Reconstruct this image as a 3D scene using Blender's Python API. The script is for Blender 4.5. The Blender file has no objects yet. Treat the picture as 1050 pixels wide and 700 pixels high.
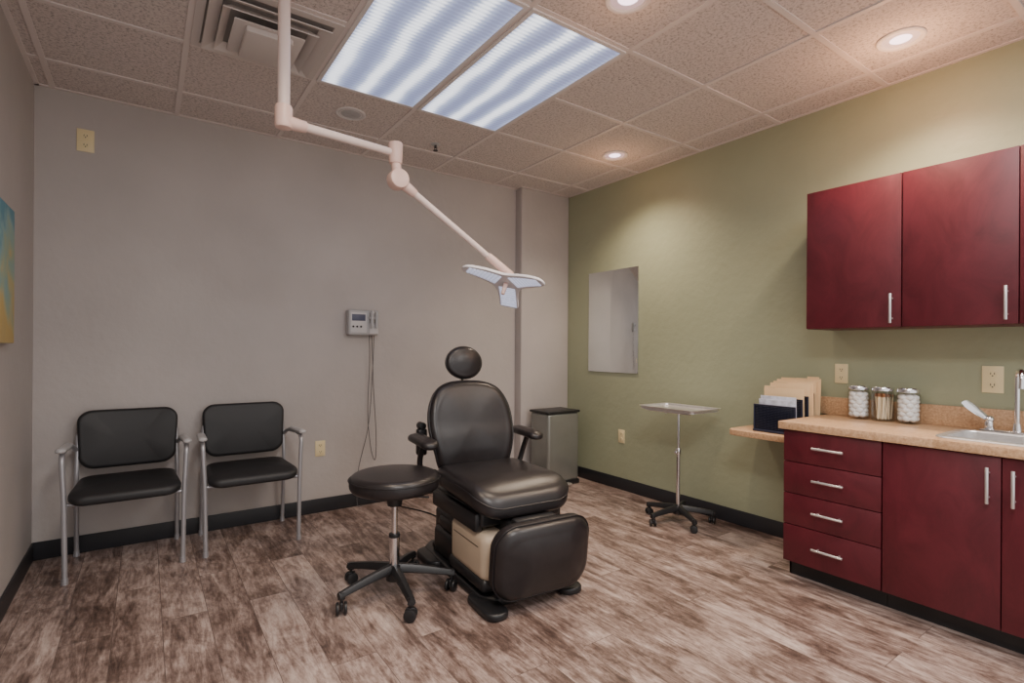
import bpy, bmesh, math, random
from mathutils import Vector, Matrix, Euler
random.seed(7)
C=bpy.context.scene.collection
pi=math.pi
# ---------------------------------------------------------------- materials
def newmat(name):
    m=bpy.data.materials.new(name); m.use_nodes=True
    return m,m.node_tree.nodes,m.node_tree.links,m.node_tree.nodes['Principled BSDF']
def mat(name,col,rough=.5,metal=0.,noise=0.,nscale=8.,bump=0.,bscale=200.,coat=0.,stretch=(1,1,1),spec=None,bdist=.002):
    m,n,l,b=newmat(name)
    b.inputs['Base Color'].default_value=(*col,1); b.inputs['Roughness'].default_value=rough; b.inputs['Metallic'].default_value=metal
    if coat: b.inputs['Coat Weight'].default_value=coat
    if spec is not None: b.inputs['Specular IOR Level'].default_value=spec
    tc=n.new('ShaderNodeTexCoord'); mp=n.new('ShaderNodeMapping'); mp.inputs['Scale'].default_value=stretch
    l.new(tc.outputs['Object'],mp.inputs[0])
    if noise:
        t=n.new('ShaderNodeTexNoise'); t.inputs['Scale'].default_value=nscale; t.inputs['Detail'].default_value=4
        l.new(mp.outputs[0],t.inputs['Vector'])
        r=n.new('ShaderNodeValToRGB')
        r.color_ramp.elements[0].position=.3; r.color_ramp.elements[1].position=.7
        r.color_ramp.elements[0].color=(*[c*(1-noise) for c in col],1)
        r.color_ramp.elements[1].color=(*[min(1,c*(1+noise)) for c in col],1)
        l.new(t.outputs['Fac'],r.inputs[0]); l.new(r.outputs[0],b.inputs['Base Color'])
    if bump:
        t=n.new('ShaderNodeTexNoise'); t.inputs['Scale'].default_value=bscale; t.inputs['Detail'].default_value=3
        l.new(mp.outputs[0],t.inputs['Vector'])
        bp=n.new('ShaderNodeBump'); bp.inputs['Strength'].default_value=bump; bp.inputs['Distance'].default_value=bdist
        l.new(t.outputs['Fac'],bp.inputs['Height']); l.new(bp.outputs[0],b.inputs['Normal'])
    return m
M={}
M['wall_gray']=mat('painted_gray_wall',(.470,.435,.420),.60,noise=.07,nscale=1.6,bump=.45,bscale=18,bdist=.006)
M['wall_green']=mat('painted_green_wall',(.345,.37,.25),.45,noise=.06,nscale=1.6,bump=.45,bscale=18,bdist=.006)
M['baseboard']=mat('charcoal_vinyl',(.022,.023,.028),.45)
M['vinyl']=mat('dark_upholstery',(.016,.0135,.015),.33,noise=.15,nscale=20,bump=.15,bscale=260)
M['vinyl_black']=mat('black_upholstery',(.012,.012,.014),.5,bump=.15,bscale=260)
M['piping']=mat('piping',(.010,.008,.010),.4)
M['black_plastic']=mat('black_plastic',(.014,.014,.016),.4,noise=.1)
M['cord']=mat('grey_cord',(.10,.10,.11),.5)
M['beige_plastic']=mat('beige_plastic',(.52,.42,.315),.5,noise=.03)
M['silver_frame']=mat('silver_painted_steel',(.42,.42,.45),.35,.5)
M['chrome']=mat('chrome',(.80,.80,.82),.14,1.)
M['steel']=mat('brushed_steel',(.75,.74,.74),.30,.8,noise=.05,nscale=30,stretch=(1,1,.05))
M['bin_steel']=mat('bin_steel',(.25,.255,.235),.30,.45,noise=.06,nscale=6)
M['cream']=mat('cream_enamel',(.74,.61,.57),.35)
M['cream_joint']=mat('cream_joint',(.74,.53,.47),.35)
M['lamp_white']=mat('lamp_head_white',(.70,.69,.73),.35)
M['ivory']=mat('ivory_plastic',(.82,.70,.42),.4)
M['slot']=mat('slot_dark',(.03,.03,.03),.5)
M['white_metal']=mat('white_metal',(.72,.69,.69),.5)
M['vent_metal']=mat('vent_metal',(.62,.57,.55),.55)
M['vent_dark']=mat('vent_inner',(.30,.28,.27),.7)
M['mirror']=mat('mirror_glass',(.92,.98,1.0),.05,1.)
M['gray_plastic']=mat('gray_plastic',(.46,.46,.47),.4)
M['panel_gray']=mat('panel_gray',(.62,.61,.62),.45)
M['label_blue']=mat('label_blue',(.07,.08,.14),.4)
M['navy']=mat('navy_black_mesh',(.018,.022,.048),.45)
M['manila']=mat('manila_card',(.82,.58,.33),.7,noise=.05)
M['paper']=mat('paper',(.50,.52,.62),.8,noise=.25,nscale=30)
M['cotton']=mat('cotton',(.94,.92,.92),.95,bump=.6,bscale=80)
M['wood_stick']=mat('birch',(.80,.60,.38),.8,noise=.1)
def swab():
    m,n,l,b=newmat('swab_stick')
    tc=n.new('ShaderNodeTexCoord'); sp=n.new('ShaderNodeSeparateXYZ'); l.new(tc.outputs['Object'],sp.inputs[0])
    g=n.new('ShaderNodeMath'); g.operation='GREATER_THAN'; g.inputs[1].default_value=.120; l.new(sp.outputs[2],g.inputs[0])
    mx=n.new('ShaderNodeMix'); mx.data_type='RGBA'; mx.inputs[6].default_value=(.95,.80,.58,1); mx.inputs[7].default_value=(.38,.17,.08,1)
    l.new(g.outputs[0],mx.inputs[0]); l.new(mx.outputs[2],b.inputs['Base Color']); b.inputs['Roughness'].default_value=.8
    return m
M['swab']=swab()
# maroon laminate
def maroon():
    m,n,l,b=newmat('maroon_laminate')
    tc=n.new('ShaderNodeTexCoord'); mp=n.new('ShaderNodeMapping'); mp.inputs['Scale'].default_value=(1,1,.6)
    l.new(tc.outputs['Object'],mp.inputs[0])
    t=n.new('ShaderNodeTexNoise'); t.inputs['Scale'].default_value=6; t.inputs['Detail'].default_value=9; t.inputs['Roughness'].default_value=.75; t.inputs['Distortion'].default_value=1.0
    l.new(mp.outputs[0],t.inputs['Vector'])
    r=n.new('ShaderNodeValToRGB'); e=r.color_ramp.elements
    e[0].position=.3; e[0].color=(.064,.006,.012,1); e[1].position=.72; e[1].color=(.122,.013,.023,1)
    l.new(t.outputs['Fac'],r.inputs[0]); l.new(r.outputs[0],b.inputs['Base Color'])
    rr_=n.new('ShaderNodeMapRange'); rr_.inputs[3].default_value=.34; rr_.inputs[4].default_value=.50; l.new(t.outputs['Fac'],rr_.inputs[0]); l.new(rr_.outputs[0],b.inputs['Roughness'])
    return m
M['maroon']=maroon()
def laminate():
    m,n,l,b=newmat('tan_speckled_laminate')
    tc=n.new('ShaderNodeTexCoord')
    t=n.new('ShaderNodeTexNoise'); t.inputs['Scale'].default_value=90; t.inputs['Detail'].default_value=5; t.inputs['Roughness'].default_value=.7
    l.new(tc.outputs['Object'],t.inputs['Vector'])
    r=n.new('ShaderNodeValToRGB'); e=r.color_ramp.elements
    e[0].position=.35; e[0].color=(.42,.24,.13,1); e[1].position=.62; e[1].color=(.64,.42,.25,1)
    l.new(t.outputs['Fac'],r.inputs[0]); l.new(r.outputs[0],b.inputs['Base Color'])
    b.inputs['Roughness'].default_value=.35
    return m
M['laminate']=laminate()
def floor_mat():
    m,n,l,b=newmat('weathered_wood_planks')
    tc=n.new('ShaderNodeTexCoord'); mp=n.new('ShaderNodeMapping'); mp.inputs['Rotation'].default_value=(0,0,pi/2)
    l.new(tc.outputs['Object'],mp.inputs[0])
    def brick(c1,c2,mort):
        k=n.new('ShaderNodeTexBrick'); k.offset=.37; k.offset_frequency=2
        k.inputs['Color1'].default_value=c1; k.inputs['Color2'].default_value=c2; k.inputs['Mortar'].default_value=mort
        k.inputs['Scale'].default_value=1; k.inputs['Mortar Size'].default_value=.0015; k.inputs['Mortar Smooth'].default_value=.4
        k.inputs['Brick Width'].default_value=1.22; k.inputs['Row Height'].default_value=.178; k.inputs['Bias'].default_value=0
        l.new(mp.outputs[0],k.inputs['Vector']); return k
    k=brick((0,0,0,1),(1,1,1,1),(.5,.5,.5,1))
    mul=n.new('ShaderNodeMath'); mul.operation='MULTIPLY'; mul.inputs[1].default_value=40
    l.new(k.outputs['Color'],mul.inputs[0])
    def noise(scale,st,detail,rough,dist=0):
        mm=n.new('ShaderNodeMapping'); mm.inputs['Scale'].default_value=st; l.new(tc.outputs['Object'],mm.inputs[0])
        t=n.new('ShaderNodeTexNoise'); t.noise_dimensions='4D'; t.inputs['Scale'].default_value=scale; t.inputs['Detail'].default_value=detail
        t.inputs['Roughness'].default_value=rough; t.inputs['Distortion'].default_value=dist
        l.new(mm.outputs[0],t.inputs['Vector']); l.new(mul.outputs[0],t.inputs['W']); return t
    g=noise(3.0,(5,.95,1),10,.72,1.1)
    g2=noise(30,(3.2,.5,1),6,.8)
    g3=noise(1.9,(1.8,1.3,1),9,.72,.7)
    r=n.new('ShaderNodeValToRGB'); e=r.color_ramp.elements
    e[0].position=.05; e[0].color=(.050,.031,.026,1); e[1].position=.95; e[1].color=(.54,.44,.40,1)
    x=e.new(.30); x.color=(.130,.086,.072,1); x=e.new(.48); x.color=(.235,.170,.148,1); x=e.new(.66); x.color=(.365,.280,.25,1)
    mix=n.new('ShaderNodeMix'); mix.data_type='FLOAT'; mix.inputs[0].default_value=.48
    l.new(g.outputs['Fac'],mix.inputs[2]); l.new(g3.outputs['Fac'],mix.inputs[3])
    mix2=n.new('ShaderNodeMix'); mix2.data_type='FLOAT'; mix2.inputs[0].default_value=.22
    l.new(mix.outputs[0],mix2.inputs[2]); l.new(g2.outputs['Fac'],mix2.inputs[3])
    ma=n.new('ShaderNodeMapRange'); ma.inputs[1].default_value=.39; ma.inputs[2].default_value=.61; ma.inputs[3].default_value=.0; ma.inputs[4].default_value=1.0
    l.new(mix2.outputs[0],ma.inputs[0])
    pv=n.new('ShaderNodeMapRange'); pv.inputs[3].default_value=-.085; pv.inputs[4].default_value=.085
    l.new(k.outputs['Color'],pv.inputs[0])
    ad=n.new('ShaderNodeMath'); l.new(ma.outputs[0],ad.inputs[0]); l.new(pv.outputs[0],ad.inputs[1])
    l.new(ad.outputs[0],r.inputs[0])
    mc=n.new('ShaderNodeMix'); mc.data_type='RGBA'; mc.inputs[7].default_value=(.085,.058,.050,1)
    l.new(k.outputs['Fac'],mc.inputs[0]); l.new(r.outputs[0],mc.inputs[6]); l.new(mc.outputs[2],b.inputs['Base Color'])
    b.inputs['Roughness'].default_value=.36
    bp=n.new('ShaderNodeBump'); bp.inputs['Strength'].default_value=.4; bp.inputs['Distance'].default_value=.003
    l.new(mix2.outputs[0],bp.inputs['Height']); l.new(bp.outputs[0],b.inputs['Normal'])
    return m
M['floor']=floor_mat()
def ceil_mat():
    m,n,l,b=newmat('fissured_ceiling_tile')
    tc=n.new('ShaderNodeTexCoord')
    t=n.new('ShaderNodeTexNoise'); t.inputs['Scale'].default_value=75; t.inputs['Detail'].default_value=6; t.inputs['Roughness'].default_value=.78
    l.new(tc.outputs['Object'],t.inputs['Vector'])
    r=n.new('ShaderNodeValToRGB'); e=r.color_ramp.elements
    e[0].position=.32; e[0].color=(.22,.195,.185,1); e[1].position=.51; e[1].color=(.71,.635,.61,1)
    l.new(t.outputs['Fac'],r.inputs[0]); l.new(r.outputs[0],b.inputs['Base Color']); b.inputs['Roughness'].default_value=.9
    bp=n.new('ShaderNodeBump'); bp.inputs['Strength'].default_value=.8; bp.inputs['Distance'].default_value=.005
    l.new(t.outputs['Fac'],bp.inputs['Height']); l.new(bp.outputs[0],b.inputs['Normal'])
    return m
M['ceiling']=ceil_mat()
M['grid']=mat('ceiling_grid_paint',(.72,.65,.63),.5)
def lens_mat():
    m,n,l,b=newmat('prismatic_light_lens')
    tc=n.new('ShaderNodeTexCoord'); sp=n.new('ShaderNodeSeparateXYZ'); l.new(tc.outputs['Object'],sp.inputs[0])
    nz=n.new('ShaderNodeTexNoise'); nz.inputs['Scale'].default_value=2.5; l.new(tc.outputs['Object'],nz.inputs['Vector'])
    a=n.new('ShaderNodeMath'); a.operation='MULTIPLY_ADD'; a.inputs[1].default_value=.09; l.new(nz.outputs['Fac'],a.inputs[0]); l.new(sp.outputs[0],a.inputs[2])
    def ms(op,x,v):
        k=n.new('ShaderNodeMath'); k.operation=op; l.new(x,k.inputs[0]); k.inputs[1].default_value=v; return k.outputs[0]
    w=ms('COSINE',ms('MULTIPLY',a.outputs[0],2*pi/.185),0)
    w=ms('MULTIPLY_ADD',w,.5); w.node.inputs[2].default_value=.5
    rib=ms('SINE',ms('MULTIPLY',sp.outputs[1],2*pi/.026),0)
    rib=ms('MULTIPLY',rib,.13)
    s=n.new('ShaderNodeMath'); s.operation='ADD'; l.new(w,s.inputs[0]); l.new(rib,s.inputs[1])
    r=n.new('ShaderNodeValToRGB'); e=r.color_ramp.elements
    e[0].position=0; e[0].color=(.115,.145,.26,1); e[1].position=1; e[1].color=(.90,.93,1,1); x=e.new(.6); x.color=(.27,.32,.47,1)
    l.new(s.outputs[0],r.inputs[0])
    b.inputs['Base Color'].default_value=(.3,.3,.35,1)
    l.new(r.outputs[0],b.inputs['Emission Color']); b.inputs['Emission Strength'].default_value=1.9
    return m
M['lens']=lens_mat()
def emit(name,col,s):
    m,n,l,b=newmat(name); b.inputs['Base Color'].default_value=(.6,.6,.6,1); b.inputs['Emission Color'].default_value=(*col,1); b.inputs['Emission Strength'].default_value=s; return m
M['can_glow']=emit('downlight_glow',(1,.74,.86),3.5)
M['can_inner']=emit('downlight_reflector',(.72,.42,.55),.5)
M['lamp_glow']=emit('exam_lamp_lens',(.66,.73,1),.62)
def glass():
    m,n,l,b=newmat('clear_glass'); n.remove(b); o=n['Material Output']
    tr=n.new('ShaderNodeBsdfTransparent'); tr.inputs[0].default_value=(.97,.98,.98,1); gl=n.new('ShaderNodeBsdfGlossy'); gl.inputs['Roughness'].default_value=.03
    lw=n.new('ShaderNodeLayerWeight'); lw.inputs[0].default_value=.25; mx=n.new('ShaderNodeMixShader')
    mm=n.new('ShaderNodeMath'); mm.operation='MULTIPLY'; mm.inputs[1].default_value=.5; l.new(lw.outputs['Facing'],mm.inputs[0]); l.new(mm.outputs[0],mx.inputs[0])
    l.new(tr.outputs[0],mx.inputs[1]); l.new(gl.outputs[0],mx.inputs[2]); l.new(mx.outputs[0],o.inputs[0]); return m
M['glass']=glass()
def art():
    m,n,l,b=newmat('abstract_paint')
    tc=n.new('ShaderNodeTexCoord'); mp=n.new('ShaderNodeMapping'); mp.inputs['Scale'].default_value=(1,2,2.2); l.new(tc.outputs['Object'],mp.inputs[0])
    t=n.new('ShaderNodeTexNoise'); t.inputs['Scale'].default_value=2.3; t.inputs['Detail'].default_value=6; t.inputs['Distortion'].default_value=.8
    l.new(mp.outputs[0],t.inputs['Vector'])
    sp=n.new('ShaderNodeSeparateXYZ'); l.new(tc.outputs['Object'],sp.inputs[0])
    k=n.new('ShaderNodeMath'); k.operation='MULTIPLY_ADD'; k.inputs[1].default_value=-.95; l.new(sp.outputs[2],k.inputs[0]); l.new(t.outputs['Fac'],k.inputs[2])
    r=n.new('ShaderNodeValToRGB'); e=r.color_ramp.elements
    e[0].position=.22; e[0].color=(.10,.30,.40,1); e[1].position=.85; e[1].color=(.58,.44,.16,1)
    for p,c in ((.36,(.26,.46,.48)),(.50,(.36,.48,.36)),(.60,(.55,.50,.24)),(.70,(.62,.46,.15))):
        x=e.new(p); x.color=(*c,1)
    l.new(k.outputs[0],r.inputs[0]); l.new(r.outputs[0],b.inputs['Base Color']); b.inputs['Roughness'].default_value=.6
    return m
M['art']=art()
# ---------------------------------------------------------------- mesh builder
class MB:
    def __init__(s): s.bm=bmesh.new()
    def _merge(s,t,mx=None):
        if mx is not None: bmesh.ops.transform(t,matrix=mx,verts=t.verts)
        me=bpy.data.meshes.new('tmp'); t.to_mesh(me); t.free(); s.bm.from_mesh(me); bpy.data.meshes.remove(me); return s
    def box(s,lo,hi,bev=0,seg=2,mx=None):
        t=bmesh.new(); bmesh.ops.create_cube(t,size=1)
        lo=Vector(lo);hi=Vector(hi);c=(lo+hi)/2;d=hi-lo
        for v in t.verts: v.co=Vector((v.co.x*d.x+c.x,v.co.y*d.y+c.y,v.co.z*d.z+c.z))
        if bev: bmesh.ops.bevel(t,geom=list(t.edges),offset=bev,segments=seg,profile=.5,affect='EDGES')
        return s._merge(t,mx)
    def cyl(s,p0,p1,r0,r1=None,seg=24,bev=0,mx=None):
        if r1 is None: r1=r0
        p0=Vector(p0);p1=Vector(p1);d=p1-p0
        t=bmesh.new(); bmesh.ops.create_cone(t,cap_ends=True,segments=seg,radius1=r0,radius2=r1,depth=d.length)
        if bev:
            es=[e for e in t.edges if abs(e.verts[0].co.z-e.verts[1].co.z)<1e-6]
            bmesh.ops.bevel(t,geom=es,offset=bev,segments=2,profile=.5,affect='EDGES')
        q=Vector((0,0,1)).rotation_difference(d.normalized()).to_matrix().to_4x4()
        m=Matrix.Translation((p0+p1)/2)@q
        return s._merge(t,m if mx is None else mx@m)
    def sph(s,c,r,seg=20,sc=(1,1,1),mx=None):
        t=bmesh.new(); bmesh.ops.create_uvsphere(t,u_segments=seg,v_segments=seg//2,radius=r)
        m=Matrix.Translation(c)@Matrix.Diagonal((*sc,1))
        return s._merge(t,m if mx is None else mx@m)
    def rings(s,rs,closed=False,caps=True,mx=None):
        t=bmesh.new(); R=[[t.verts.new(p) for p in r] for r in rs]; n=len(R[0])
        rng=range(len(R)) if closed else range(len(R)-1)
        for i in rng:
            a=R[i];b=R[(i+1)%len(R)]
            for j in range(n): t.faces.new((a[j],a[(j+1)%n],b[(j+1)%n],b[j]))
        if caps and not closed:
            t.faces.new(list(reversed(R[0]))); t.faces.new(R[-1])
        bmesh.ops.recalc_face_normals(t,faces=t.faces)
        return s._merge(t,mx)
    def tube(s,pts,r,seg=14,closed=False,mx=None,flat=1.0):
        P=[Vector(p) for p in pts]; rs=[]; n=len(P)
        def tan(i):
            if closed: return (P[(i+1)%n]-P[i-1]).normalized()
            if i==0: return (P[1]-P[0]).normalized()
            if i==n-1: return (P[-1]-P[-2]).normalized()
            return ((P[i+1]-P[i]).normalized()+(P[i]-P[i-1]).normalized()).normalized()
        T=tan(0); up=Vector((0,0,1)) if abs(T.z)<.9 else Vector((1,0,0)); N=(up-T*up.dot(T)).normalized()
        for i in range(n):
            T2=tan(i); N=(T.rotation_difference(T2)@N); N=(N-T2*N.dot(T2)).normalized(); T=T2; B=T.cross(N)
            rr=r[i] if isinstance(r,(list,tuple)) else r
            rs.append([P[i]+N*(rr*flat*math.cos(2*pi*k/seg))+B*(rr*math.sin(2*pi*k/seg)) for k in range(seg)])
        return s.rings(rs,closed=closed,mx=mx)
    def lathe(s,prof,seg=32,mx=None,caps=True):
        return s.rings([[Vector((max(r,1e-5)*math.cos(2*pi*k/seg),max(r,1e-5)*math.sin(2*pi*k/seg),z)) for k in range(seg)] for r,z in prof],caps=caps,mx=mx)
    def cushion(s,out,t,edge=.02,dome=.012,dome_b=None,mx=None,warp=None):
        """outline in xy, thickness t along z; rounded edge and domed faces"""
        if dome_b is None: dome_b=dome*.3
        hx=max(abs(p[0]) for p in out); hy=max(abs(p[1]) for p in out)
        def ring(off,z): return [Vector((p[0]*(1-off/hx),p[1]*(1-off/hy),z)) for p in out]
        rs=[]; h=t/2; e=min(edge,h)
        m=min(hx,hy)
        for f in (.92,.75,.5,.25): rs.append(ring(e+(m-e)*f,-h-dome_b*(1-(1-f)**2)))
        for a in range(0,7):
            th=pi/2*a/6; rs.append(ring(e*(1-math.sin(th)),-h+e*(1-math.cos(th))))
        for a in range(0,7):
            th=pi/2*a/6; rs.append(ring(e*(1-math.cos(th)),h-e*(1-math.sin(th))))
        for f in (.08,.25,.5,.75,.92): rs.append(ring(e+(m-e)*f,h+dome*(1-(1-f)**2)))
        if warp: rs=[[warp(p) for p in r] for r in rs]
        return s.rings(rs,mx=mx)
    def prism(s,out,z0,z1,bev=0,mx=None):
        t=bmesh.new(); a=[t.verts.new((p[0],p[1],z0)) for p in out]; b=[t.verts.new((p[0],p[1],z1)) for p in out]; n=len(out)
        t.faces.new(list(reversed(a))); t.faces.new(b)
        for i in range(n): t.faces.new((a[i],a[(i+1)%n],b[(i+1)%n],b[i]))
        bmesh.ops.recalc_face_normals(t,faces=t.faces)
        if bev:
            es=[e for e in t.edges if abs(e.verts[0].co.z-e.verts[1].co.z)<1e-6]
            bmesh.ops.bevel(t,geom=es,offset=bev,segments=3,profile=.5,affect='EDGES')
        return s._merge(t,mx)
    def mesh(s,name,m,ang=35):
        me=bpy.data.meshes.new(name); s.bm.to_mesh(me); s.bm.free(); me.materials.append(m)
        me.polygons.foreach_set('use_smooth',[True]*len(me.polygons)); me.set_sharp_from_angle(angle=math.radians(ang)); me.update(); return me
def rrect(w,h,r,n=6):
    o=[]
    for cx_,cy_,a0 in ((w/2-r,h/2-r,0),(-w/2+r,h/2-r,90),(-w/2+r,-h/2+r,180),(w/2-r,-h/2+r,270)):
        for k in range(n+1):
            a=math.radians(a0+90*k/n); o.append((cx_+r*math.cos(a),cy_+r*math.sin(a)))
    return o
def circ(r,n=40,ry=None): 
    ry=ry or r
    return [(r*math.cos(2*pi*k/n),ry*math.sin(2*pi*k/n)) for k in range(n)]
def fillet(pts,r,n=6):
    P=[Vector(p) for p in pts]; o=[P[0]]
    for i in range(1,len(P)-1):
        a=(P[i-1]-P[i]);b=(P[i+1]-P[i]); rr=min(r,a.length*.49,b.length*.49)
        s=P[i]+a.normalized()*rr; e=P[i]+b.normalized()*rr
        for k in range(n+1):
            t=k/n; o.append((1-t)**2*s+2*t*(1-t)*P[i]+t*t*e)
    o.append(P[-1]); return o
def spline(pts,n=8):
    P=[Vector(p) for p in pts]; P=[2*P[0]-P[1]]+P+[2*P[-1]-P[-2]]; o=[]
    for i in range(1,len(P)-2):
        for k in range(n):
            t=k/n; a,b,c,d=P[i-1:i+3]
            o.append(.5*((2*b)+(-a+c)*t+(2*a-5*b+4*c-d)*t*t+(-a+3*b-3*c+d)*t**3))
    o.append(P[-2]); return o
def obj(name,me,parent=None,loc=(0,0,0),rot=(0,0,0)):
    o=bpy.data.objects.new(name,me); o.location=loc; o.rotation_euler=rot; C.objects.link(o)
    if parent: o.parent=parent
    return o
def part(parent,name,mb,m,ang=35,loc=(0,0,0),rot=(0,0,0),label=None):
    o=obj(name,mb.mesh(name,M[m],ang),parent,loc,rot)
    if label: o['label']=label
    return o
def thing(name,label,cat,loc=(0,0,0),rz=0,group=None,me=None,rot=None):
    o=obj(name,me,None,loc,rot or (0,0,rz)); o['label']=label; o['category']=cat
    if me is None: o.empty_display_size=.05
    if group: o['group']=group
    return o
def struct(name,mb,m,ang=35):
    o=obj(name,mb.mesh(name,M[m],ang)); o['kind']='structure'; return o
# ---------------------------------------------------------------- room
XL=-3.98; YF=-5.2; H=2.745
struct('floor',MB().box((XL-.1,YF-.1,-.1),(.1,.1,0)),'floor')
struct('ceiling',MB().box((XL-.1,YF-.1,H),(.1,.1,H+.1)),'ceiling')
struct('wall_back',MB().box((XL-.1,0,0),(.1,.1,H)).box((-.58,-.1,0),(0,.02,H),.012,3),'wall_gray')
struct('wall_right',MB().box((0,YF,0),(.1,0,H)),'wall_green')
struct('wall_left',MB().box((XL-.1,YF,0),(XL,0,H)),'wall_gray')
bt=.008
def bb(lo,hi): return MB().box(lo,hi,.003)
struct('baseboard_back',bb((XL,-bt,0),(-.58,0,.105)).box((-.58-bt,-.1-bt,0),(-.58,0,.105),.003).box((-.58,-.1-bt,0),(0,-.1,.105),.003),'baseboard')
struct('baseboard_right',bb((-bt,-2.545,0),(0,-.1,.105)),'baseboard')
struct('baseboard_left',bb((XL,YF,0),(XL+bt,0,.105)),'baseboard')
# ceiling grid (bars interrupted where the light panels sit)
g=MB(); xs=[-3.90,-3.29,-2.68,-2.07,-1.46,-.85,-.24]; ys=[-.39-.61*k for k in range(8)]
for x in xs: g.box((x-.013,YF,H-.006),(x+.013,0,H))
for y in ys:
    segs=[(XL,0)]
    if abs(y+1.61)<.01: segs=[(XL,-2.68),(-1.46,0)]
    if abs(y+4.05)<.01: segs=[(XL,-3.29),(-2.68,-1.46),(-.85,0)]
    for a,b in segs: g.box((a,y-.013,H-.0055),(b,y+.013,H))
g.box((XL,-.022,H-.005),(0,0,H)).box((-.022,YF,H-.005),(0,0,H)).box((XL,YF,H-.005),(XL+.022,0,H)).box((-.6,-.122,H-.005),(0,-.1,H))
struct('trim_1',g,'grid')
# troffers
def sqloop(hx,hy,z): return [Vector((sx*hx,sy*hy,z)) for sx,sy in ((1,1),(-1,1),(-1,-1),(1,-1))]
def troffer(x,y,w=.592,l=1.202,label='recessed fluorescent ceiling panel with ribbed lens, switched on'):
    t=thing('ceiling_light_panel',label,'ceiling light',(x,y,H-.001),group='fluorescent ceiling panels')
    a=.020
    part(t,'frame',MB().rings([sqloop(w/2,l/2,0),sqloop(w/2,l/2,-.012),sqloop(w/2-a,l/2-a,-.012),sqloop(w/2-a,l/2-a,0)],closed=True),'white_metal')
    part(t,'lens',MB().box((-w/2+a,-l/2+a,-.009),(w/2-a,l/2-a,-.001)),'lens')
    return t
troffer(-2.375,-1.61); troffer(-1.765,-1.61)
for x,e in ((-2.985,55),(-1.155,30)):  # two unseen panels added behind the camera, each carrying an area fill light
    t=troffer(x,-4.05)
    l=bpy.data.lights.new('rear_fill','AREA'); l.shape='RECTANGLE'; l.size=.54; l.size_y=1.15; l.energy=e; l.color=(1,.96,.92)
    obj('rear_fill',l,t,(0,0,-.02))
# recessed cans
def can(x,y,e=75,sp=3):
    t=thing('recessed_downlight','round recessed ceiling downlight with white ring, lit','downlight',(x,y,H),group='recessed downlights')
    part(t,'trim_ring',MB().lathe([(.098,0),(.100,-.006),(.094,-.010),(.082,-.008),(.076,-.001),(.075,0)],40),'white_metal')
    part(t,'reflector',MB().lathe([(.077,-.0005),(.07,-.003),(.045,-.0035),(.044,-.0005)],40),'can_inner')
    part(t,'lamp',MB().lathe([(.046,-.0005),(.04,-.004),(.02,-.006),(.001,-.007)],32),'can_glow')
    l=bpy.data.lights.new('downlight_beam','SPOT'); l.energy=e; l.spot_size=math.radians(130); l.spot_blend=1; l.shadow_soft_size=.07; l.color=(1,.80,.60)
    o=obj('downlight_beam',l,t,(0,0,-.03))
    l=bpy.data.lights.new('added_ceiling_glow','POINT'); l.energy=sp; l.shadow_soft_size=.06; l.color=(1,.50,.24)  # small warm point added below the can to make the ceiling glow
    o=obj('added_ceiling_glow',l,t,(0,0,-.24))
can(-.47,-1.17,100,1.6); can(-.47,-3.05,125,7); can(-1.76,-2.49,75,1.2); can(-2.985,-2.49,75,.2)
# vent diffuser
v=thing('air_vent','white square ceiling air diffuser with stepped louvers','air vent',(-2.985,-1.305,H))
def sqring(mb,a0,a1,z0,z1,th=.004):
    return mb.rings([sqloop(a,a,z) for a,z in ((a0,z0),(a1,z1),(a1-.002,z1-th),(a0-.002,z0-th))],closed=True)
part(v,'back_box',MB().box((-.27,-.27,-.004),(.27,.27,-.001)),'vent_dark')
part(v,'frame',MB().rings([sqloop(.292,.292,-.001),sqloop(.292,.292,-.012),sqloop(.255,.255,-.012),sqloop(.255,.255,-.001)],closed=True),'vent_metal')
lv=MB(); sqring(lv,.20,.25,-.010,-.032); sqring(lv,.165,.20,-.012,-.045)
part(v,'louver',lv,'vent_metal',20)
part(v,'center_plate',MB().box((-.15,-.15,-.058),(.15,.15,-.050),.004).box((-.10,-.13,-.085),(.10,.13,-.058),.006).box((-.03,-.03,-.05),(.03,.03,-.002)),'vent_metal')
# speaker, sprinkler
s=thing('ceiling_speaker','round white perforated ceiling speaker grille','speaker',(-2.375,-.69,H))
part(s,'trim_ring',MB().lathe([(.092,0),(.094,-.006),(.086,-.009),(.080,-.006)],40),'white_metal')
gm=MB().lathe([(.081,-.004),(.05,-.007),(.001,-.008)],40)
for r in (.02,.04,.06,.074): gm.tube([(r*math.cos(2*pi*k/28),r*math.sin(2*pi*k/28),-.008+.002*r/.08) for k in range(28)],.0015,6,closed=True)
part(s,'grille',gm,'gray_plastic')
s=thing('fire_sprinkler','small metal pendant fire sprinkler in ceiling','sprinkler',(-1.70,-.55,H))
part(s,'escutcheon',MB().lathe([(.034,0),(.034,-.004),(.02,-.008),(.012,-.010)],28),'gray_plastic')
part(s,'head',MB().cyl((0,0,-.008),(0,0,-.03),.009,.006).cyl((-.012,0,-.02),(-.006,0,-.045),.002).cyl((.012,0,-.02),(.006,0,-.045),.002).cyl((0,0,-.046),(0,0,-.049),.018,.018),'slot')
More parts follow.
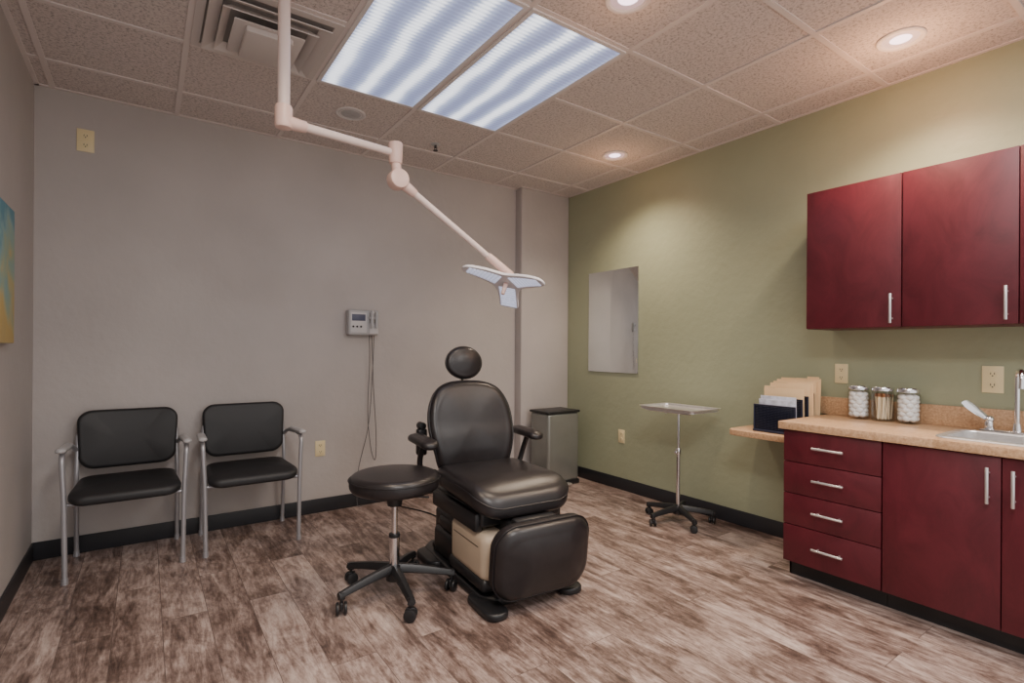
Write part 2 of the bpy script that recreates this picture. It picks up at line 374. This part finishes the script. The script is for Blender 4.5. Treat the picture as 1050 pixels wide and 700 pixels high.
# ---------------------------------------------------------------- outlets
def outlet(loc,rz,label='ivory duplex wall outlet with two receptacles',k=1.0):
    t=thing('wall_outlet',label,'outlet',loc,rz,group='wall outlets')
    part(t,'cover_plate',MB().box((-.036*k,-.006,-.058*k),(.036*k,-.0005,.058*k),.002),'ivory')
    for i,z in enumerate((.024*k,-.024*k)):
        r=part(t,'receptacle',MB().prism([(p[0],p[1]) for p in circ(.0165*k,20,.0145*k)],0,.003,mx=Matrix.Translation((0,-.0055,z))@Matrix.Rotation(pi/2,4,'X')),'ivory')
        part(r,'slot',MB().box((-.0075*k,-.0092,z-.003*k),(-.0048*k,-.0082,z+.006*k)).box((.0048*k,-.0092,z-.003*k),(.0075*k,-.0082,z+.006*k)).cyl((0,-.0092,z-.008*k),(0,-.0082,z-.008*k),.0028*k,seg=12),'slot')
outlet((-3.75,0,2.47),0,k=1.15); outlet((-2.37,0,.48),0)
outlet((0,-.82,.47),-pi/2); outlet((0,-2.60,1.10),-pi/2); outlet((0,-3.29,1.10),-pi/2,k=1.15)
# ---------------------------------------------------------------- mirror, painting
t=thing('wall_mirror','frameless rectangular wall mirror on the green wall','mirror',(0,-.705,1.49))
part(t,'glass',MB().box((-.010,-.305,-.46),(-.004,.305,.46),.0015),'mirror')
part(t,'backing',MB().box((-.0045,-.300,-.455),(-.0005,.300,.455)),'slot')
t=thing('painting','unframed abstract canvas in teal, green and ochre','painting',(XL+.0005,-1.12,1.555))
part(t,'canvas',MB().box((.004,-.39,-.305),(.03,.39,.305),.003),'art')
part(t,'stretcher_frame',MB().box((0,-.38,-.295),(.006,.38,.295)),'wood_stick')
# ---------------------------------------------------------------- guest chairs
def guest_chair(loc,label):
    t=thing('armchair',label,'chair',loc,0,group='waiting chairs')
    R=.0125
    for sx in (-1,1):
        x=.260*sx; xo=.277*sx
        part(t,'leg',MB().tube(fillet([(x,-.21,.012),(x*1.02,-.205,.40),(xo,-.20,.665),(xo,-.10,.678),(x*1.02,.13,.668),(x*.95,.19,.63)],.05),R).cyl((x,-.21,0),(x,-.21,.03),.016,.0145),'silver_frame')
        part(t,'leg',MB().tube(fillet([(x*.96,.235,.012),(x*.955,.19,.32),(x*.95,.165,.47),(x*.93,.20,.72)],.08),R).cyl((x*.96,.235,0),(x*.96,.233,.03),.016,.0145),'silver_frame')
        part(t,'armrest',MB().cushion(rrect(.046,.29,.022),.024,.011,.004,mx=Matrix.Translation((xo*.99,-.09,.690))@Matrix.Rotation(math.radians(2*sx),4,'Z')@Matrix.Rotation(math.radians(-2),4,'X')),'gray_plastic',label='grey moulded armrest pad')
    fr=MB().tube([(-.262,-.19,.405),(.262,-.19,.405)],.011).tube([(-.25,.17,.42),(.25,.17,.42)],.011)
    fr.tube([(-.19,-.19,.405),(-.19,.17,.42)],.010).tube([(.19,-.19,.405),(.19,.17,.42)],.010)
    part(t,'seat_frame',fr,'silver_frame')
    so=[]
    for (a,b) in rrect(.485,.47,.07,8):
        so.append((a*(1-.10*(b/.235)*.5),b))
    def w(p): 
        q=p.copy(); q.z-=.025*max(0,(-p.y-.12)/.12)**2; return q
    part(t,'seat',MB().cushion(so,.058,.024,.012,mx=Matrix.Translation((0,-.03,.448)),warp=w),'vinyl_black',60)
    bo=[]
    for (a,b) in rrect(.49,.345,.075,8):
        bo.append((a*(1+.03*(b/.17)),b))
    def w2(p):
        q=p.copy(); q.z-=.030*(1-(p.x/.25)**2)-.015; return q
    mx=Matrix.Translation((0,.205,.685))@Matrix.Rotation(math.radians(90-8),4,'X')
    part(t,'backrest',MB().cushion(bo,.045,.022,.016,mx=mx,warp=w2),'vinyl_black',70)
    return t
guest_chair((-3.527,-.285,0),'black vinyl guest armchair with silver tube frame by side wall')
guest_chair((-2.893,-.285,0),'black vinyl guest armchair with silver tube frame below wall')
# ---------------------------------------------------------------- casters and star base
def caster(parent,x,y,ang,r=.028,m='black_plastic'):
    c=part(parent,'caster',MB().cyl((0,0,r*1.6),(0,0,r*2.9),r*.25,seg=12).box((-r*.75,-r*.28,r*.75),(r*.55,r*.28,r*2.05),r*.2,3),m,loc=(x,y,0),rot=(0,0,ang))
    for s_ in (-1,1):
        part(c,'wheel',MB().cyl((-.1*r,s_*r*.35,r),(-.1*r,s_*r*.85,r),r,seg=24,bev=r*.18),m)
    return c
def star(parent,R,angs,z_hub,z_tip,w=.03,cr=.028):
    b=MB().cyl((0,0,z_tip-.015),(0,0,z_hub+.02),.042,.034,28,bev=.006)
    for a in angs:
        rot=Matrix.Rotation(a,4,'Z'); rs=[]
        for k in range(9):
            f=k/8; x=.02+f*(R-.005); z=z_hub+(z_tip-z_hub)*f**1.4; ww=w*(1-.35*f); hh=.022*(1-.35*f)
            rs.append([Vector((x,ww*c,z+hh*s_)) for c,s_ in ((1,-.6),(.9,.3),(.45,1),(-.45,1),(-.9,.3),(-1,-.6),(-.6,-1),(.6,-1))])
        b.rings(rs,mx=rot)
        b.cyl((R*math.cos(a),R*math.sin(a),z_tip-.018),(R*math.cos(a),R*math.sin(a),z_tip+.016),.018,.014,16,bev=.003)
    part(parent,'star_base',b,'black_plastic',40)
    for a in angs: caster(parent,R*math.cos(a),R*math.sin(a),a+1.1,cr)
# stool
t=thing('rolling_stool','round black padded stool with chrome column on casters','stool',(-2.42,-1.56,0))
star(t,.285,[math.radians(q) for q in (191,263,335,47,119)],.135,.092,.026,.03)
part(t,'seat',MB().cushion(circ(.222,56),.085,.034,.012,mx=Matrix.Translation((0,0,.570))),'vinyl',60)
part(t,'seam',MB().tube([(.2235*math.cos(2*pi*k/60),.2235*math.sin(2*pi*k/60),.588) for k in range(60)],.0035,8,closed=True),'piping')
part(t,'seat_plate',MB().cyl((0,0,.506),(0,0,.526),.10,.15,40).cyl((0,0,.45),(0,0,.51),.035,.045),'black_plastic')
part(t,'column',MB().cyl((0,0,.13),(0,0,.30),.025).cyl((0,0,.30),(0,0,.48),.015),'chrome')
part(t,'collar',MB().cyl((0,0,.29),(0,0,.31),.028,bev=.004),'black_plastic')
part(t,'lever',MB().tube([(.02,0,.488),(.12,-.05,.485),(.16,-.06,.478)],.005),'black_plastic')
# ---------------------------------------------------------------- exam chair
t=thing('exam_chair','powered examination chair with dark padded upholstery and beige base','exam chair',(-1.85,-1.60,0),math.radians(-4.5))
bp=[(-.20,-.38),(.20,-.38),(.25,-.30),(.25,.42),(.18,.50),(-.18,.50),(-.25,.42),(-.25,-.30)]
part(t,'base_plate',MB().prism(bp,.0,.045,.012).prism([(a*.86,b*.86+.01) for a,b in bp],.045,.085,.012),'black_plastic')
part(t,'foot_pedal',MB().prism([(p[0]-.235,p[1]-.37) for p in rrect(.12,.27,.055,8)],.0,.036,.012),'black_plastic')
part(t,'foot_pedal',MB().prism([(p[0]-.235,p[1]+.30) for p in rrect(.15,.26,.06,8)],.0,.04,.01),'black_plastic')
part(t,'foot_pedal',MB().prism([(p[0]+.22,p[1]-.36) for p in rrect(.13,.20,.055,8)],.0,.034,.01),'black_plastic')
part(t,'lift_column',MB().box((-.20,-.10,.06),(.20,.38,.30),.03,3).box((-.17,-.05,.28),(.17,.34,.46),.02,3).box((-.225,.04,.05),(.20,.34,.20),.03,3).box((-.215,.06,.19),(.19,.30,.27),.03,3),'black_plastic')
part(t,'motor_cover',MB().box((-.248,-.355,.105),(.222,.05,.338),.045,6),'beige_plastic')
part(t,'cover_skirt',MB().box((-.251,-.350,.06),(.224,.06,.128),.025,4),'black_plastic')
part(t,'cover_trim',MB().box((-.2495,-.295,.272),(-.246,-.010,.276),.001),'black_plastic')
sf=MB().box((-.235,-.30,.36),(.235,.30,.44),.015,3).box((-.258,-.28,.335),(-.21,.28,.43),.014).box((.21,-.28,.335),(.258,.28,.43),.014).box((-.13,-.40,.30),(.13,-.2,.40),.02)
part(t,'seat_frame',sf,'black_plastic')
so=[]
for a,b in rrect(.55,.66,.12,10): so.append((a*(1+.03*(-b/.3)),b))
def wseat(p):
    q=p.copy(); f=max(0,(-p.y-.14)/.18); q.z-=.055*f*f; q.z-=.012*(1-min(1,abs(p.x)/.25)**2)*(1 if p.z>0 else 0); return q
part(t,'seat',MB().cushion(so,.125,.05,.018,mx=Matrix.Translation((0,-.055,.515)),warp=wseat),'vinyl',60)
part(t,'seat_seam',MB().tube([wseat(Vector((p[0]*1.004,p[1]*1.004,.022)))+Vector((0,-.055,.515)) for p in so],.004,8,closed=True),'piping')
# backrest
ctrl=[(0,-.27),(.15,-.27),(.215,-.25),(.245,-.17),(.27,-.05),(.270,.06),(.245,.150),(.195,.22),(.11,.257),(0,.267)]
half=spline([(a,b,0) for a,b in ctrl],4); half=[(p.x,p.y) for p in half]
bo=half+[(-a,b) for a,b in reversed(half[1:-1])]
def wback(p):
    q=p.copy(); q.z+=.030*(p.x/.25)**2; q.z+=.02*math.exp(-((p.y+.12)/.1)**2); return q
mb=Matrix.Translation((-.01,.315,.775))@Matrix.Rotation(math.radians(90-13),4,'X')
part(t,'backrest',MB().cushion(bo,.105,.048,.024,mx=mb,warp=wback),'vinyl',60)
part(t,'backrest_seam',MB().tube([mb@wback(Vector((p[0]*1.003,p[1]*1.003,.018))) for p in bo],.0042,8,closed=True),'piping')
part(t,'back_shell',MB().cushion([(a*.9,b*.9) for a,b in bo],.03,.014,.02,mx=mb@Matrix.Translation((0,0,-.058)),warp=wback),'black_plastic',60)
part(t,'back_bracket',MB().box((-.09,.26,.38),(.09,.34,.62),.015).cyl((-.17,.27,.45),(.17,.27,.45),.035),'black_plastic')
# headrest
mh=Matrix.Translation((-.005,.40,1.148))@Matrix.Rotation(math.radians(90-8),4,'X')
part(t,'headrest',MB().cushion(circ(.122,44,.100),.058,.026,.012,mx=mh),'vinyl',60)
part(t,'headrest_seam',MB().tube([mh@Vector((a*1.004,b*1.004,.008)) for a,b in circ(.122,44,.100)],.0035,8,closed=True),'piping')
part(t,'headrest_post',MB().tube(spline([(0,.40,.90),(0,.43,1.02),(0,.445,1.10),(0,.43,1.15)],5),.014).box((-.04,.42,1.11),(.04,.46,1.19),.008),'chrome')
for sx in (-1,1):
    a=part(t,'armrest',MB().tube(fillet([(sx*.22,.26,.50),(sx*.325,.27,.51),(sx*.345,.26,.60),(sx*.34,.20,.695)],.05),.016).cyl((sx*.24,.26,.50),(sx*.29,.26,.50),.04,bev=.006),'black_plastic')
    def warm(p): 
        q=p.copy(); q.z-=.015*max(0,-p.y/.14)**2; return q
    part(a,'pad',MB().cushion(rrect(.10,.29,.045,8),.042,.019,.006,mx=Matrix.Translation((sx*.342,.21,.722)),warp=warm),'vinyl',60)
part(t,'side_bracket',MB().box((-.31,.37,.60),(-.25,.42,.76),.014,3).box((-.26,.36,.64),(-.12,.40,.70),.01).cyl((-.28,.37,.775),(-.28,.43,.775),.022,bev=.004),'black_plastic')
# leg rest
ml=Matrix.Translation((.01,-.475,.243))@Matrix.Rotation(math.radians(90+6),4,'X')
lo_=rrect(.54,.36,.115,12)
def wleg(p):
    q=p.copy(); q.z-=.025*(abs(p.x)/.28)**2.5; return q
part(t,'leg_rest',MB().cushion(lo_,.115,.05,.020,mx=ml,warp=wleg),'vinyl',60)
part(t,'leg_rest_seam',MB().tube([ml@wleg(Vector((p[0]*1.004,p[1]*1.004,.022))) for p in lo_],.004,8,closed=True),'piping')
part(t,'leg_rest_bracket',MB().box((-.12,-.44,.20),(.12,-.38,.42),.015).box((-.09,-.43,.34),(.09,-.22,.40),.01),'black_plastic')
part(t,'power_cord',MB().tube(spline([(.0,.48,.03),(.08,.8,.006),(.06,1.1,.006),(-.10,1.45,.006),(-.13,1.56,.03)],6),.005,8),'black_plastic')
# ---------------------------------------------------------------- overhead lamp
P0=Vector((-3.0,-1.80,H)); E1=Vector((-3.0,-1.80,2.145)); 
E2=Vector((-2.515,-1.775,2.13)); E2b=Vector((-2.505,-1.78,2.01)); E3=Vector((-1.90,-1.80,1.63))
t=thing('ceiling_exam_lamp','cream articulated examination lamp hanging from the ceiling','exam lamp',P0)
L=lambda v:(v-P0)
part(t,'ceiling_canopy',MB().lathe([(.11,0),(.11,-.02),(.10,-.045),(.04,-.05)],36),'cream')
part(t,'pole',MB().cyl((0,0,-.02),L(E1)+Vector((0,0,.05)),.0235,seg=28),'cream')
j=MB().cyl(L(E1)+Vector((0,0,.065)),L(E1)+Vector((0,0,-.03)),.034,.034,28,bev=.012)
d1=(E2-E1).normalized()
j.cyl(L(E1),L(E1)+d1*.09,.030,.022,24,bev=.004)
part(t,'joint',j,'cream_joint')
part(t,'swing_arm',MB().cyl(L(E1)+d1*.02,L(E2),.0185,.0165,24),'cream')
d2=(E3-E2b).normalized()
side=d2.cross(Vector((0,0,1))).normalized()
j=MB().cyl(L(E2)+Vector((0,0,.05)),L(E2)+Vector((0,0,-.05)),.033,.030,24,bev=.01)
j.cyl(L(E2)+Vector((0,0,-.03)),L(E2b),.022,seg=20)
j.cyl(L(E2b)-side*.035,L(E2b)+side*.035,.045,seg=28,bev=.01).cyl(L(E2b),L(E2b)+d2*.10,.028,.02,20,bev=.004)
part(t,'joint',j,'cream_joint')
part(t,'spring_arm',MB().cyl(L(E2b)+d2*.05,L(E3)-d2*.0,.0165,.0135,24),'cream')
part(t,'joint',MB().cyl(L(E3)-d2*.15,L(E3)+d2*.02,.020,.022,20,bev=.004),'cream_joint')
# head: three swept blades joined at a hub, underside lenses
cp=[]
for k in range(3):
    a0=2*pi*k/3
    blade=((.085,-.062),(.13,-.056),(.18,-.046),(.225,-.032),(.240,-.016),(.243,0),(.240,.016),(.225,.032),(.18,.046),(.13,.056),(.085,.062))
    if k==0: blade=((.085,-.060),(.14,-.054),(.20,-.054),(.222,-.045),(.226,0),(.222,.045),(.20,.054),(.14,.054),(.085,.060))
    for x,y in blade:
        cp.append((x*math.cos(a0)-y*math.sin(a0),x*math.sin(a0)+y*math.cos(a0),0))
    cp.append((.086*math.cos(a0+pi/3),.086*math.sin(a0+pi/3),0))
cp2=spline(cp+[cp[0]],4)[:-1]
ho=[(p.x,p.y) for p in cp2]
tc_=Vector((-.567,-.823,0)); sn=.36; cs=math.sqrt(1-sn*sn)
d=(tc_*sn+Vector((0,0,-cs))).normalized()
Z=-d; X=(-tc_*cs+Vector((0,0,-sn))).normalized(); Y=Z.cross(X)
R3=Matrix((X,Y,Z)).transposed()
R3=Matrix.Rotation(math.radians(-16),3,tc_)@R3@Matrix.Rotation(math.radians(-12),3,'Z')
def whead(p):
    q=p.copy(); r=math.hypot(p.x,p.y); q.z-=.5*r*r; return q
hd=obj('lamp_head',MB().cushion(ho,.014,.006,.002,dome_b=.001,warp=whead).cyl((0,0,0),(0,0,.05),.03,.022,24,bev=.005).mesh('lamp_head',M['lamp_white'],50),t,L(E3)+Vector((0,0,-.01))+(R3@Vector((0,0,-.04))),R3.to_euler())
for k in range(3):
    a=2*pi*k/3; rm=Matrix.Rotation(a,4,'Z')
    lens=MB()
    for q in range(9):
        x=.045+q*.019; w_=(.046-.0024*q) if k else .044; z=-.5*(x+.007)**2
        lens.box((x,-w_,-.0115+z),(x+.015,w_,-.006+z),.001,mx=rm)
    part(hd,'lens',lens,'lamp_glow')
part(hd,'handle',MB().cyl((0,0,-.008),(0,0,-.075),.013,.010,20,bev=.004),'cream_joint')
# ---------------------------------------------------------------- wall instrument
t=thing('wall_diagnostic_unit','grey wall-mounted diagnostic instrument with hanging grey cords','medical instrument',(-2.065,0,1.43))
part(t,'housing',MB().box((-.12,-.075,-.095),(.12,-.001,.10),.014,3),'gray_plastic')
part(t,'front_panel',MB().box((-.105,-.078,-.075),(.02,-.074,.078),.002).box((.04,-.085,-.085),(.11,-.07,.0),.004),'panel_gray')
part(t,'display',MB().box((-.095,-.080,.015),(.01,-.077,.065),.001),'label_blue')
part(t,'cradle',MB().box((.035,-.10,.03),(.11,-.07,.05),.005).cyl((.055,-.100,-.04),(.055,-.100,.095),.012,.014).cyl((.093,-.100,-.04),(.093,-.100,.085),.012,.014),'gray_plastic')
part(t,'button',MB().cyl((-.085,-.083,-.03),(-.085,-.077,-.03),.008,seg=14).cyl((-.055,-.083,-.03),(-.055,-.077,-.03),.008,seg=14).cyl((-.025,-.083,-.03),(-.025,-.077,-.03),.008,seg=14),'black_plastic')
part(t,'cord',MB().tube(spline([(.05,-.05,-.09),(.055,-.05,-.3),(.05,-.03,-.7),(.08,-.02,-.98),(.115,-.02,-1.08),(.12,-.03,-.9),(.095,-.03,-.5),(.075,-.04,-.09)],8),.0025,8),'cord')
part(t,'cord',MB().tube(spline([(.09,-.05,-.09),(.085,-.03,-.4),(.06,-.02,-.8),(-.02,-.02,-1.15),(-.03,-.03,-1.40),(.0,-.05,-1.424)],8),.0025,8),'cord')
# ---------------------------------------------------------------- trash bin
t=thing('step_trash_bin','stainless rectangular step trash bin with black lid','trash bin',(-.345,-.31,0),0)
part(t,'body',MB().box((-.185,-.135,.035),(.185,.135,.660),.03,4),'bin_steel')
part(t,'base',MB().box((-.19,-.14,0),(.19,.14,.045),.012),'black_plastic')
part(t,'lid',MB().box((-.19,-.142,.655),(.19,.14,.678),.009,3),'black_plastic')
part(t,'pedal',MB().box((-.06,-.185,.01),(.06,-.13,.03),.008),'steel')
# ---------------------------------------------------------------- mayo stand
t=thing('instrument_stand','steel instrument tray stand on black rolling star base','tray stand',(-.30,-1.65,0))
star(t,.235,[math.radians(q) for q in (100,172,244,316,28)],.10,.075,.022,.025)
part(t,'column',MB().cyl((0,0,.09),(0,0,.50),.014).cyl((0,0,.48),(0,0,.80),.009),'chrome')
part(t,'collar',MB().cyl((0,0,.485),(0,0,.53),.021,bev=.004).cyl((0,0,.508),(-.05,-.02,.508),.006).sph((-.052,-.02,.508),.013),'chrome')
part(t,'tray_support',MB().tube(fillet([(-.14,-.20,.80),(-.14,.20,.80),(.14,.20,.80),(.14,-.20,.80)],.04),.006,10).tube([(-.14,0,.795),(.14,0,.795)],.007,10).cyl((0,0,.775),(0,0,.80),.018),'chrome')
tr=MB()
o1=rrect(.335,.49,.04); 
def sc(o,dx,z): return [Vector((p[0]-math.copysign(dx,p[0]),p[1]-math.copysign(dx,p[1]),z)) for p in o]
tr.rings([sc(o1,.02,.808),sc(o1,.014,.812),sc(o1,.012,.824),sc(o1,0,.828),sc(o1,-.002,.826),sc(o1,.010,.821),sc(o1,.012,.810),sc(o1,.02,.8055)],closed=True)
tr.prism([(p[0]*.94,p[1]*.955) for p in o1],.8055,.808)
part(t,'tray',tr,'steel')
# ---------------------------------------------------------------- cabinets
def bar_handle(parent,p,axis,ln=.13):
    p=Vector(p); a=Vector((0,0,1)) if axis=='z' else Vector((0,1,0)); out=Vector((-.028,0,0))
    m=MB().cyl(p+out-a*ln/2,p+out+a*ln/2,.0065,seg=16,bev=.0015)
    for s_ in (-1,1): m.cyl(p+a*s_*ln*.34,p+out+a*s_*ln*.34,.0045,seg=12)
    return part(parent,'handle',m,'steel',label='brushed steel bar handle')
def carcass(y0,y1,x0,z0,z1,top=False):
    k=.016; m=MB().box((x0,y0-k,z0),(-.001,y0,z1)).box((x0,y1,z0),(-.001,y1+k,z1)).box((x0,y1,z0),(-.001,y0,z0+k)).box((-.012,y1,z0),(-.001,y0,z1))
    if top: m.box((x0,y1,z1-k),(-.001,y0,z1))
    else: m.box((x0,y1,z1-.03),(x0+.02,y0,z1))
    return m
GAP=.002
def door(parent,y0,y1,z0,z1,xf,hy,hz,hl=.14):
    d=part(parent,'door',MB().box((xf,y1+GAP,z0+GAP),(xf+.019,y0-GAP,z1-GAP),.0015),'maroon')
    bar_handle(d,(xf,hy,hz),'z',hl); return d
XB=-.575
t=thing('drawer_cabinet','maroon four-drawer base cabinet with steel bar handles','cabinet',(0,0,0),group='base cabinets')
part(t,'body',carcass(-2.55,-3.019,XB+.02,.09,.808),'maroon')
part(t,'toe_kick',MB().box((-.50,-3.019,0),(-.48,-2.55,.09)).box((-.50,-2.56,0),(-.01,-2.55,.09)),'black_plastic')
for z0,z1 in ((.093,.296),(.296,.466),(.466,.636),(.636,.806)):
    d=part(t,'drawer',MB().box((XB,-3.019+GAP,z0+GAP),(XB+.019,-2.55-GAP,z1-GAP),.0015).box((XB+.019,-3.0,z0+.02),(-.08,-2.985,z1-.03)).box((XB+.019,-2.585,z0+.02),(-.08,-2.57,z1-.03)),'maroon')
    bar_handle(d,(XB,-2.785,(z0+z1)/2+.005),'y',.15)
t=thing('sink_cabinet','maroon double-door base cabinet beneath the sink','cabinet',(0,0,0),group='base cabinets')
part(t,'body',carcass(-3.021,-3.87,XB+.02,.09,.808),'maroon')
part(t,'toe_kick',MB().box((-.50,-3.87,0),(-.48,-3.021,.09)),'black_plastic')
door(t,-3.021,-3.445,.093,.806,XB,-3.405,.685,.15); door(t,-3.445,-3.87,.093,.806,XB,-3.485,.685,.15)
XU=-.335
t=thing('wall_cabinet','single-door maroon wall cabinet with vertical bar handle','cabinet',(0,0,0),group='wall cabinets')
part(t,'body',carcass(-2.55,-3.014,XU+.02,1.36,2.14,True),'maroon'); door(t,-2.55,-3.014,1.36,2.14,XU,-2.975,1.455,.15)
t=thing('wall_cabinet','double-door maroon wall cabinet with paired bar handles','cabinet',(0,0,0),group='wall cabinets')
part(t,'body',carcass(-3.016,-3.88,XU+.02,1.36,2.14,True),'maroon'); door(t,-3.016,-3.448,1.36,2.14,XU,-3.41,1.455,.15); door(t,-3.448,-3.88,1.36,2.14,XU,-3.486,1.455,.15)
# countertop with sink cut-out
zc0,zc1=.810,.850; hx0,hx1,hy0,hy1=-.49,-.17,-3.78,-3.22
t=thing('countertop','tan speckled laminate countertop with matching backsplash','countertop')
ct=MB().box((-.595,hy1,zc0),(-.001,-2.53,zc1),.002).box((-.595,-3.9,zc0),(-.001,hy0,zc1),.002).box((-.595,hy0-.002,zc0),(hx0,hy1+.002,zc1),.002).box((hx1,hy0-.002,zc0),(-.001,hy1+.002,zc1),.002)
part(t,'worktop',ct,'laminate')
part(t,'backsplash',MB().box((-.021,-3.9,zc1),(-.001,-2.49,.955),.003),'laminate')
# sink
t=thing('sink','stainless steel drop-in sink basin','sink',(0,0,0))
cxs,cys=(hx0+hx1)/2,(hy0+hy1)/2
def rr(w,h,r,z): return [Vector((p[0]+cxs,p[1]+cys,z)) for p in rrect(w,h,r)]
part(t,'rim',MB().rings([rr(.37,.61,.05,.851),rr(.365,.605,.05,.857),rr(.31,.55,.05,.858),rr(.30,.54,.045,.850),rr(.29,.53,.045,.70),rr(.22,.45,.04,.69),rr(.215,.445,.04,.694),rr(.284,.524,.045,.704),rr(.296,.536,.045,.8515)],closed=True),'steel')
part(t,'basin',MB().prism([(p[0]+cxs,p[1]+cys) for p in rrect(.225,.455,.04)],.690,.6945),'steel')
part(t,'drain',MB().cyl((cxs,cys,.694),(cxs,cys,.698),.035,bev=.001),'chrome')
t=thing('faucet','chrome gooseneck faucet with wing lever handles','faucet',(-.105,-3.40,.852))
part(t,'deck_plate',MB().box((-.03,-.13,-.001),(.03,.13,.014),.005),'chrome')
part(t,'spout',MB().tube(fillet([(0,0,0),(0,0,.28),(-.02,-.01,.30),(-.13,-.04,.30),(-.14,-.04,.22)],.06),.0105).cyl((0,0,0),(0,0,.05),.02,.014),'chrome')
for s_ in (-1,1):
    h=part(t,'handle',MB().cyl((0,s_*.10,.01),(0,s_*.10,.055),.021,.017,20,bev=.003).sph((0,s_*.10,.058),.021),'chrome')
    rs=[]
    for k in range(12):
        f=k/11; x=-.065*f; y=s_*(.10+.075*f); z=.06+.080*f**1.15; w_=.011+.015*math.sin(pi*min(1,f*.72))*(1 if f<.9 else .8)
        rs.append([Vector((x+w_*.75*math.cos(q),y-s_*w_*.5*math.cos(q),z+.007*math.sin(q)+.25*w_*math.cos(q))) for q in [2*pi*i/12 for i in range(12)]])
    part(h,'lever',MB().rings(rs),'chrome')
# desk shelf
t=thing('wall_shelf_desk','small tan laminate wall-mounted desk shelf','shelf')
sh=[(-.001,-2.10),(-.36,-2.10),(-.40,-2.115),(-.42,-2.15),(-.42,-2.548),(-.001,-2.548)]
part(t,'top',MB().prism(sh,.702,.738,.003),'laminate')
# ---------------------------------------------------------------- file sorter
SY=-2.375
t=thing('file_sorter','navy-black wire mesh desktop file sorter','file sorter',(-.20,SY,.739))
part(t,'base',MB().box((-.16,-.13,0),(.14,.13,.014),.003),'navy')
def mesh_panel(x,y0,y1,z0,z1):
    m=MB().tube([(x,y0,z0),(x,y0,z1),(x,y1,z1),(x,y1,z0)],.0055,8)
    n=30
    for k in range(1,n): 
        y=y0+(y1-y0)*k/n; m.box((x-.0015,y-.0030,z0),(x+.0015,y+.0030,z1))
    k=z0+.009
    while k<z1: m.box((x-.0015,y0,k-.0030),(x+.0015,y1,k+.0030)); k+=.0095
    return m
for x,z in ((-.15,.165),(-.07,.205),(0,.22),(.07,.235),(.13,.25)):
    part(t,'divider',mesh_panel(x,-.125,.125,.01,z),'navy')
for k,(x,h_,dy,lean) in enumerate(((.105,.310,-.022,3),(.09,.300,-.005,2),(.040,.29,-.02,-2),(.025,.28,-.01,-3),(-.03,.25,.0,-3))):
    f=MB().box((-.0015,-.122,0),(.0015,.122,h_),.0005).box((-.0012,-.11+.04*k,h_-.002),(.0012,-.04+.04*k,h_+.012),.0004).box((.0025,-.12,.004),(.0035,.12,h_-.012))
    thing('file_folder','manila file folder standing in the sorter','folder',(-.20+x,SY+dy,.754),me=f.mesh('file_folder',M['manila']),group='manila folders',rot=(0,math.radians(lean),0))
for k,(x,h_) in enumerate(((-.095,.205),(-.115,.185))):
    thing('document','pale printed papers standing in the sorter','paper',(-.20+x,SY,.754),me=MB().box((-.002,-.108,0),(.002,.108,h_),.0005).mesh('document',M['paper']),group='papers in sorter',rot=(0,math.radians(-3),0))
# ---------------------------------------------------------------- jars
jars=[(-2.73,'cotton'),(-2.85,'sticks'),(-2.97,'cotton')]
for y,kind in jars:
    lab={'cotton':'clear glass jar of cotton with steel lid','sticks':'clear glass jar of wooden swabs with steel lid'}[kind]
    t=thing('glass_jar',lab,'jar',(-.095,y,.8505),group='dispensing jars')
    part(t,'glass',MB().lathe([(.001,0),(.050,0),(.054,.006),(.054,.150),(.050,.162),(.050,.172),(.047,.172),(.047,.162),(.0505,.149),(.0505,.009),(.001,.007)],36,caps=False),'glass')
    part(t,'lid',MB().lathe([(.051,.166),(.0535,.168),(.0535,.184),(.050,.189),(.030,.190),(.001,.190)],36),'chrome')
    if kind=='cotton':
        first=None
        for lz in range(6):
            for q in range(7):
                r=.0300 if q else 0; a=q*2*pi/6+lz*.52
                loc=(-.095+r*math.cos(a),y+r*math.sin(a),.8505+.027+lz*.0225+(.004 if q==0 else 0))
                if first is None:
                    first=thing('cotton_ball','white cotton ball inside a glass jar','cotton ball',loc,me=MB().sph((0,0,0),.0195,14,(1.0,1,.85)).mesh('cotton_ball',M['cotton']),group='cotton balls in jars')
                else:
                    c=first.copy(); c.location=loc; C.objects.link(c)
    else:
        first=None
        for q in range(40):
            a=random.random()*2*pi; r=.038*math.sqrt(random.random())
            loc=(-.095+r*math.cos(a),y+r*math.sin(a),.858+random.uniform(0,.008)); rot=(random.uniform(-.08,.08),random.uniform(-.08,.08),0)
            if first is None:
                first=thing('applicator_stick','thin wooden applicator stick standing in a jar','swab',loc,me=MB().cyl((0,0,0),(0,0,.132),.0026,seg=8).sph((0,0,.130),.0050,8,(1,1,2.0)).mesh('applicator_stick',M['swab']),group='wooden swabs in jar',rot=rot)
            else:
                c=first.copy(); c.location=loc; c.rotation_euler=rot; C.objects.link(c)
# ---------------------------------------------------------------- camera and world
cam=bpy.data.cameras.new('camera'); co=bpy.data.objects.new('camera',cam); C.objects.link(co)
cam.sensor_width=36; cam.lens=537/1050*36; cam.shift_y=.0067; cam.clip_start=.05
co.location=(-3.45,-4.05,1.24); co.rotation_euler=Euler((pi/2,0,-math.radians(35)))
co.rotation_euler=(co.rotation_euler.to_matrix()@Matrix.Rotation(math.radians(.35),3,'Z')).to_euler()
bpy.context.scene.camera=co
w=bpy.data.worlds.new('world'); bpy.context.scene.world=w; w.use_nodes=True; w.node_tree.nodes['Background'].inputs[0].default_value=(1,.96,.94,1); w.node_tree.nodes['Background'].inputs[1].default_value=1.4
